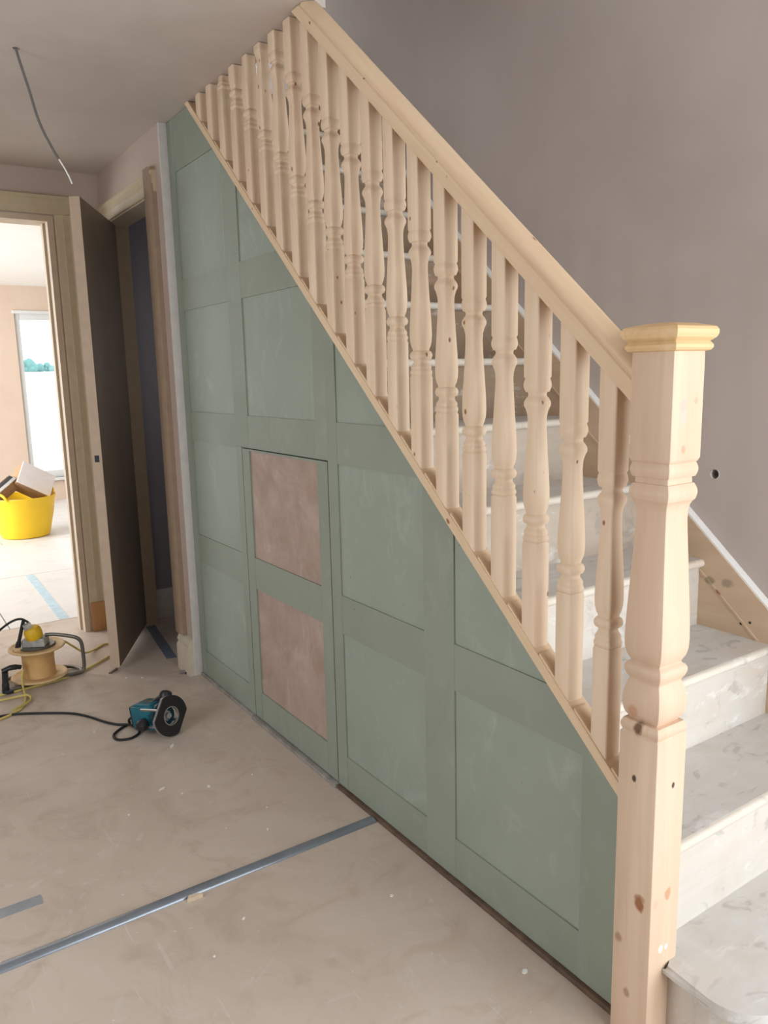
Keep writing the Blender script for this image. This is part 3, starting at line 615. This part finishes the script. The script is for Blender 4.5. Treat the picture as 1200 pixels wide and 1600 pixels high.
obj('yellow_cable', tube([(-.075, -.06, .085), (-.085, -.075, .060), (-.088, -.10, .022), (-.095, -.19, .008), (-.118, -.28, .006), (-.165, -.335, .006), (-.26, -.38, .006), (-.40, -.42, .006)], .0048, 8), M['ycable'], reel)
obj('yellow_cable', tube([(-.165, -.322, .015), (-.11, -.28, .014), (-.08, -.23, .008), (-.085, -.19, .015), (-.13, -.17, .010), (-.20, -.155, .006), (-.30, -.13, .006), (-.42, -.11, .006)], .0048, 8), M['ycable'], reel)
obj('yellow_cable', tube([(.06, .03, .148), (.115, .05, .150), (.17, .08, .100), (.235, .16, .03), (.30, .245, .006), (.365, .30, .006), (.405, .27, .006), (.385, .19, .006), (.33, .10, .006), (.25, .03, .006), (.18, -.02, .006), (.08, -.065, .006), (-.06, -.085, .006), (-.2, -.10, .006), (-.4, -.13, .006)], .0048, 8), M['ycable'], reel)

# ------------------------------------------------------------------ teal router lying on its side, its black flex and yellow plug
nx = Vector((.39, -.92, 0)).normalized()      # direction the base plate faces
rtz = math.atan2(nx.y, nx.x)
BC = Vector((-.325, 1.812, .079)); TILT = R(11)
rt_ = tag(empty('power_tool', (BC.x, BC.y, 0)), 'teal hand router with a black round base lying on the floor', 'power tool')
# local frame of parts: +x faces out of the base, z up
def rp(name, bm, m, parent=rt_): return obj(name, bm, m, parent, loc=(0, 0, BC.z) if parent is rt_ else None, rot=(0, -TILT, rtz) if parent is rt_ else None)
def dshape(rad, flat):   # round plate with a flat cut, standing on its flat corner
    pts = []
    for i in range(48):
        a = 2*math.pi*i/48; y, z = rad*math.cos(a), rad*math.sin(a); pts.append((y, z))
    pts = clip(pts, math.cos(R(-38)), math.sin(R(-38)), flat); pts = clip(pts, math.cos(R(142)), math.sin(R(142)), flat)
    return pts
bm = B(); ol = dshape(.077, .062); hole = [(.034*math.cos(2*math.pi*i/28), .034*math.sin(2*math.pi*i/28)) for i in range(28)]
def ringplate(outer, inner, x0, x1):
    bm = B()
    for x in (x0, x1):
        vo = [bm.verts.new((x, *p)) for p in outer]; vi = [bm.verts.new((x, *p)) for p in inner]
        es = [bm.edges.new((vo[i], vo[(i+1) % len(vo)])) for i in range(len(vo))]+[bm.edges.new((vi[i], vi[(i+1) % len(vi)])) for i in range(len(vi))]
        bmesh.ops.triangle_fill(bm, use_beauty=True, edges=es)
        if x == x0: a, b = vo, vi
    for A, Bv in ((a, vo), (b, vi)):
        for i in range(len(A)): bm.faces.new((A[i], A[(i+1) % len(A)], Bv[(i+1) % len(A)], Bv[i]))
    return bm
rp('base_plate', ringplate(ol, hole, .003, .009), M['blackp'])
rp('base_casting', ringplate([(y*1.0, z*1.0) for y, z in dshape(.0765, .0625)], [(y*1.1, z*1.1) for y, z in hole], -.008, .0029), M['alu'])
RYm = Matrix.Rotation(R(90), 4, 'Y')
rp('guard_ring', lathe([(.036, 0), (.036, .0105), (.0325, .0105), (.0325, 0)], 32, mt=Matrix.Translation((-.0005, 0, 0)) @ RYm, cap=False), M['steel'])
rp('collet', lathe([(.022, -.03), (.022, -.018), (.014, -.016), (.012, -.004), (.007, -.003), (.007, -.008)], 6, mt=RYm), M['steel'])
rp('motor_body', box(bx(-.175, -.050, -.046, .046, -.046, .046, bev=.012), -.160, -.060, -.038, .038, -.044, .054, bev=.008), M['teal'])
rp('motor_collar', lathe([(.046, -.068), (.050, -.064), (.050, -.040), (.040, -.034), (.038, -.020)], 28, mt=RYm), M['teald'])
rp('end_cap', bx(-.186, -.170, -.042, .042, -.042, .044, bev=.010), M['blackp'])
rp('badge', bx(-.135, -.085, -.012, .012, .0542, .0552), M['steel'])
for (y, z) in ((.050, .030), (-.050, -.030), (.048, -.036), (-.046, .038)):
    rp('guide_post', tube([(-.105, y*.95, z*.95), (-.008, y*.95, z*.95)], .0055, 10, smooth=False), M['steel'])
kn = lathe([(.010, 0), (.014, .006), (.022, .018), (.025, .032), (.022, .044), (.012, .050), (.002, .051)], 24)
k1 = Matrix.Translation((-.055, .035, .030)) @ Matrix.Rotation(R(-50), 4, 'X')
bm = kn.copy(); bmesh.ops.transform(bm, matrix=Matrix.Translation((-.040, .018, .040)) @ Matrix.Rotation(R(-25), 4, 'X'), verts=bm.verts); rp('side_handle', bm, M['blackp'])
bm = kn; bmesh.ops.transform(bm, matrix=Matrix.Translation((-.090, -.036, -.006)) @ Matrix.Rotation(R(112), 4, 'X'), verts=bm.verts); rp('side_handle', bm, M['blackp'])
rp('handle_arm', tube([(-.090, .01, .046), (-.060, .02, .062), (-.030, .022, .066)], .012, 10), M['blackp'])
LR = lambda x, y, z=.005: (x-BC.x, y-BC.y, z)
e0 = Matrix.Rotation(rtz, 4, 'Z') @ Vector((-.178, -.01, -.01))
fx = [(e0.x, e0.y, .048), (e0.x-.03, e0.y+.01, .03), LR(-.430, 2.00), LR(-.470, 1.975), LR(-.508, 1.935), LR(-.506, 1.885), LR(-.460, 1.868), LR(-.418, 1.905), LR(-.432, 1.97, .011), LR(-.470, 2.02), LR(-.505, 2.075), LR(-.548, 2.17), LR(-.60, 2.245), LR(-.705, 2.325), LR(-.80, 2.38), LR(-.90, 2.40), LR(-.98, 2.46), LR(-1.0, 2.60), LR(-.93, 2.70, .06), LR(-.83, 2.70, .22), LR(-.775, 2.695, .272), LR(-.725, 2.69, .304), LR(-.685, 2.69, .310), LR(-.655, 2.695, .288)]
obj('power_flex', tube(fx, .0052, 8, sub=6), M['black'], rt_)
pg = obj('plug', lathe([(.026, 0), (.036, .005), (.038, .022), (.037, .042), (.029, .056), (.014, .062)], 24), M['yplug'], rt_, loc=LR(-.632, 2.70, .207), rot=(R(6), R(-14), 0))
obj('plug_collar', bx(-.030, .006, -.016, .016, .056, .080, bev=.003), M['sock'], pg)

# ------------------------------------------------------------------ crumbs on the floor
def flake(seed, a, b, t):
    r_ = random.Random(seed); nn = 9
    return prism([((1+r_.uniform(-.25, .25))*a*math.cos(2*math.pi*i/nn), (1+r_.uniform(-.25, .25))*b*math.sin(2*math.pi*i/nn)) for i in range(nn)], 2, 0, t)
FK = [(-.354, 1.720, .014, .007, 'large white plaster flake just in front of the teal router'), (-.484, 1.442, .014, .005, 'long white plaster flake in the middle of the hall floor'), (-.351, 1.364, .006, .005, None), (-.439, 1.373, .004, .003, None), (-.25, 1.13, .004, .003, None), (-.30, 1.02, .005, .003, None), (-.62, 1.35, .003, .003, None), (-.40, 1.10, .003, .002, None), (-.20, 1.35, .003, .003, None), (-.56, 2.02, .004, .003, None), (-.07, .162, .008, .006, 'white plaster flake near the newel end of the panelling'), (-.168, .553, .005, .004, None), (-.30, 2.50, .006, .004, None), (-.24, 2.46, .004, .003, None), (-.70, 1.9, .003, .003, None), (-.52, .70, .004, .003, None), (-.63, .62, .003, .003, None)]
for i, (x, y, a, b, lab) in enumerate(FK):
    o = obj('plaster_flake', flake(i, a, b, .002), M['flake'], loc=(x, y, .0), rot=(0, 0, rnd.uniform(0, 3)))
    tag(o, lab or 'tiny white plaster crumb on the dusty hall floor', 'flake', 'plaster crumbs on the floor')
tag(obj('wood_chip', prism([(0, 0), (.040, .012), (.034, .018), (.004, .016)], 2, 0, .010), M['chip'], loc=(-.615, .842, .0), rot=(0, 0, R(-20))), 'pale wood chip against the grey cover strip', 'wood chip')
tag(obj('door_wedge', prism([(0, 0), (.05, .03), (.055, .022), (.008, -.008)], 2, 0, .008), M['leaf'], loc=(-.352, 2.60, 0), rot=(0, 0, R(10))), 'brown sliver of wood on the floor under the open door', 'wood chip')
sc = tag(empty('wire_scrap', (-.045, 2.40, 0)), 'crumpled dark scrap of tape on the floor by the skirting', 'scrap')
obj('scrap_strip', tube([(-.03, .02, .005), (-.01, -.01, .012), (.015, .0, .006), (.03, -.03, .005)], .004, 6), M['grey_plate'], sc)
obj('scrap_strip', tube([(-.02, -.02, .005), (.0, -.03, .010), (.02, -.015, .005)], .005, 6), M['black'], sc)
obj('scrap_strip', quadtape((-.04, .0), (.02, -.04), .02), M['grey_plate'], sc)
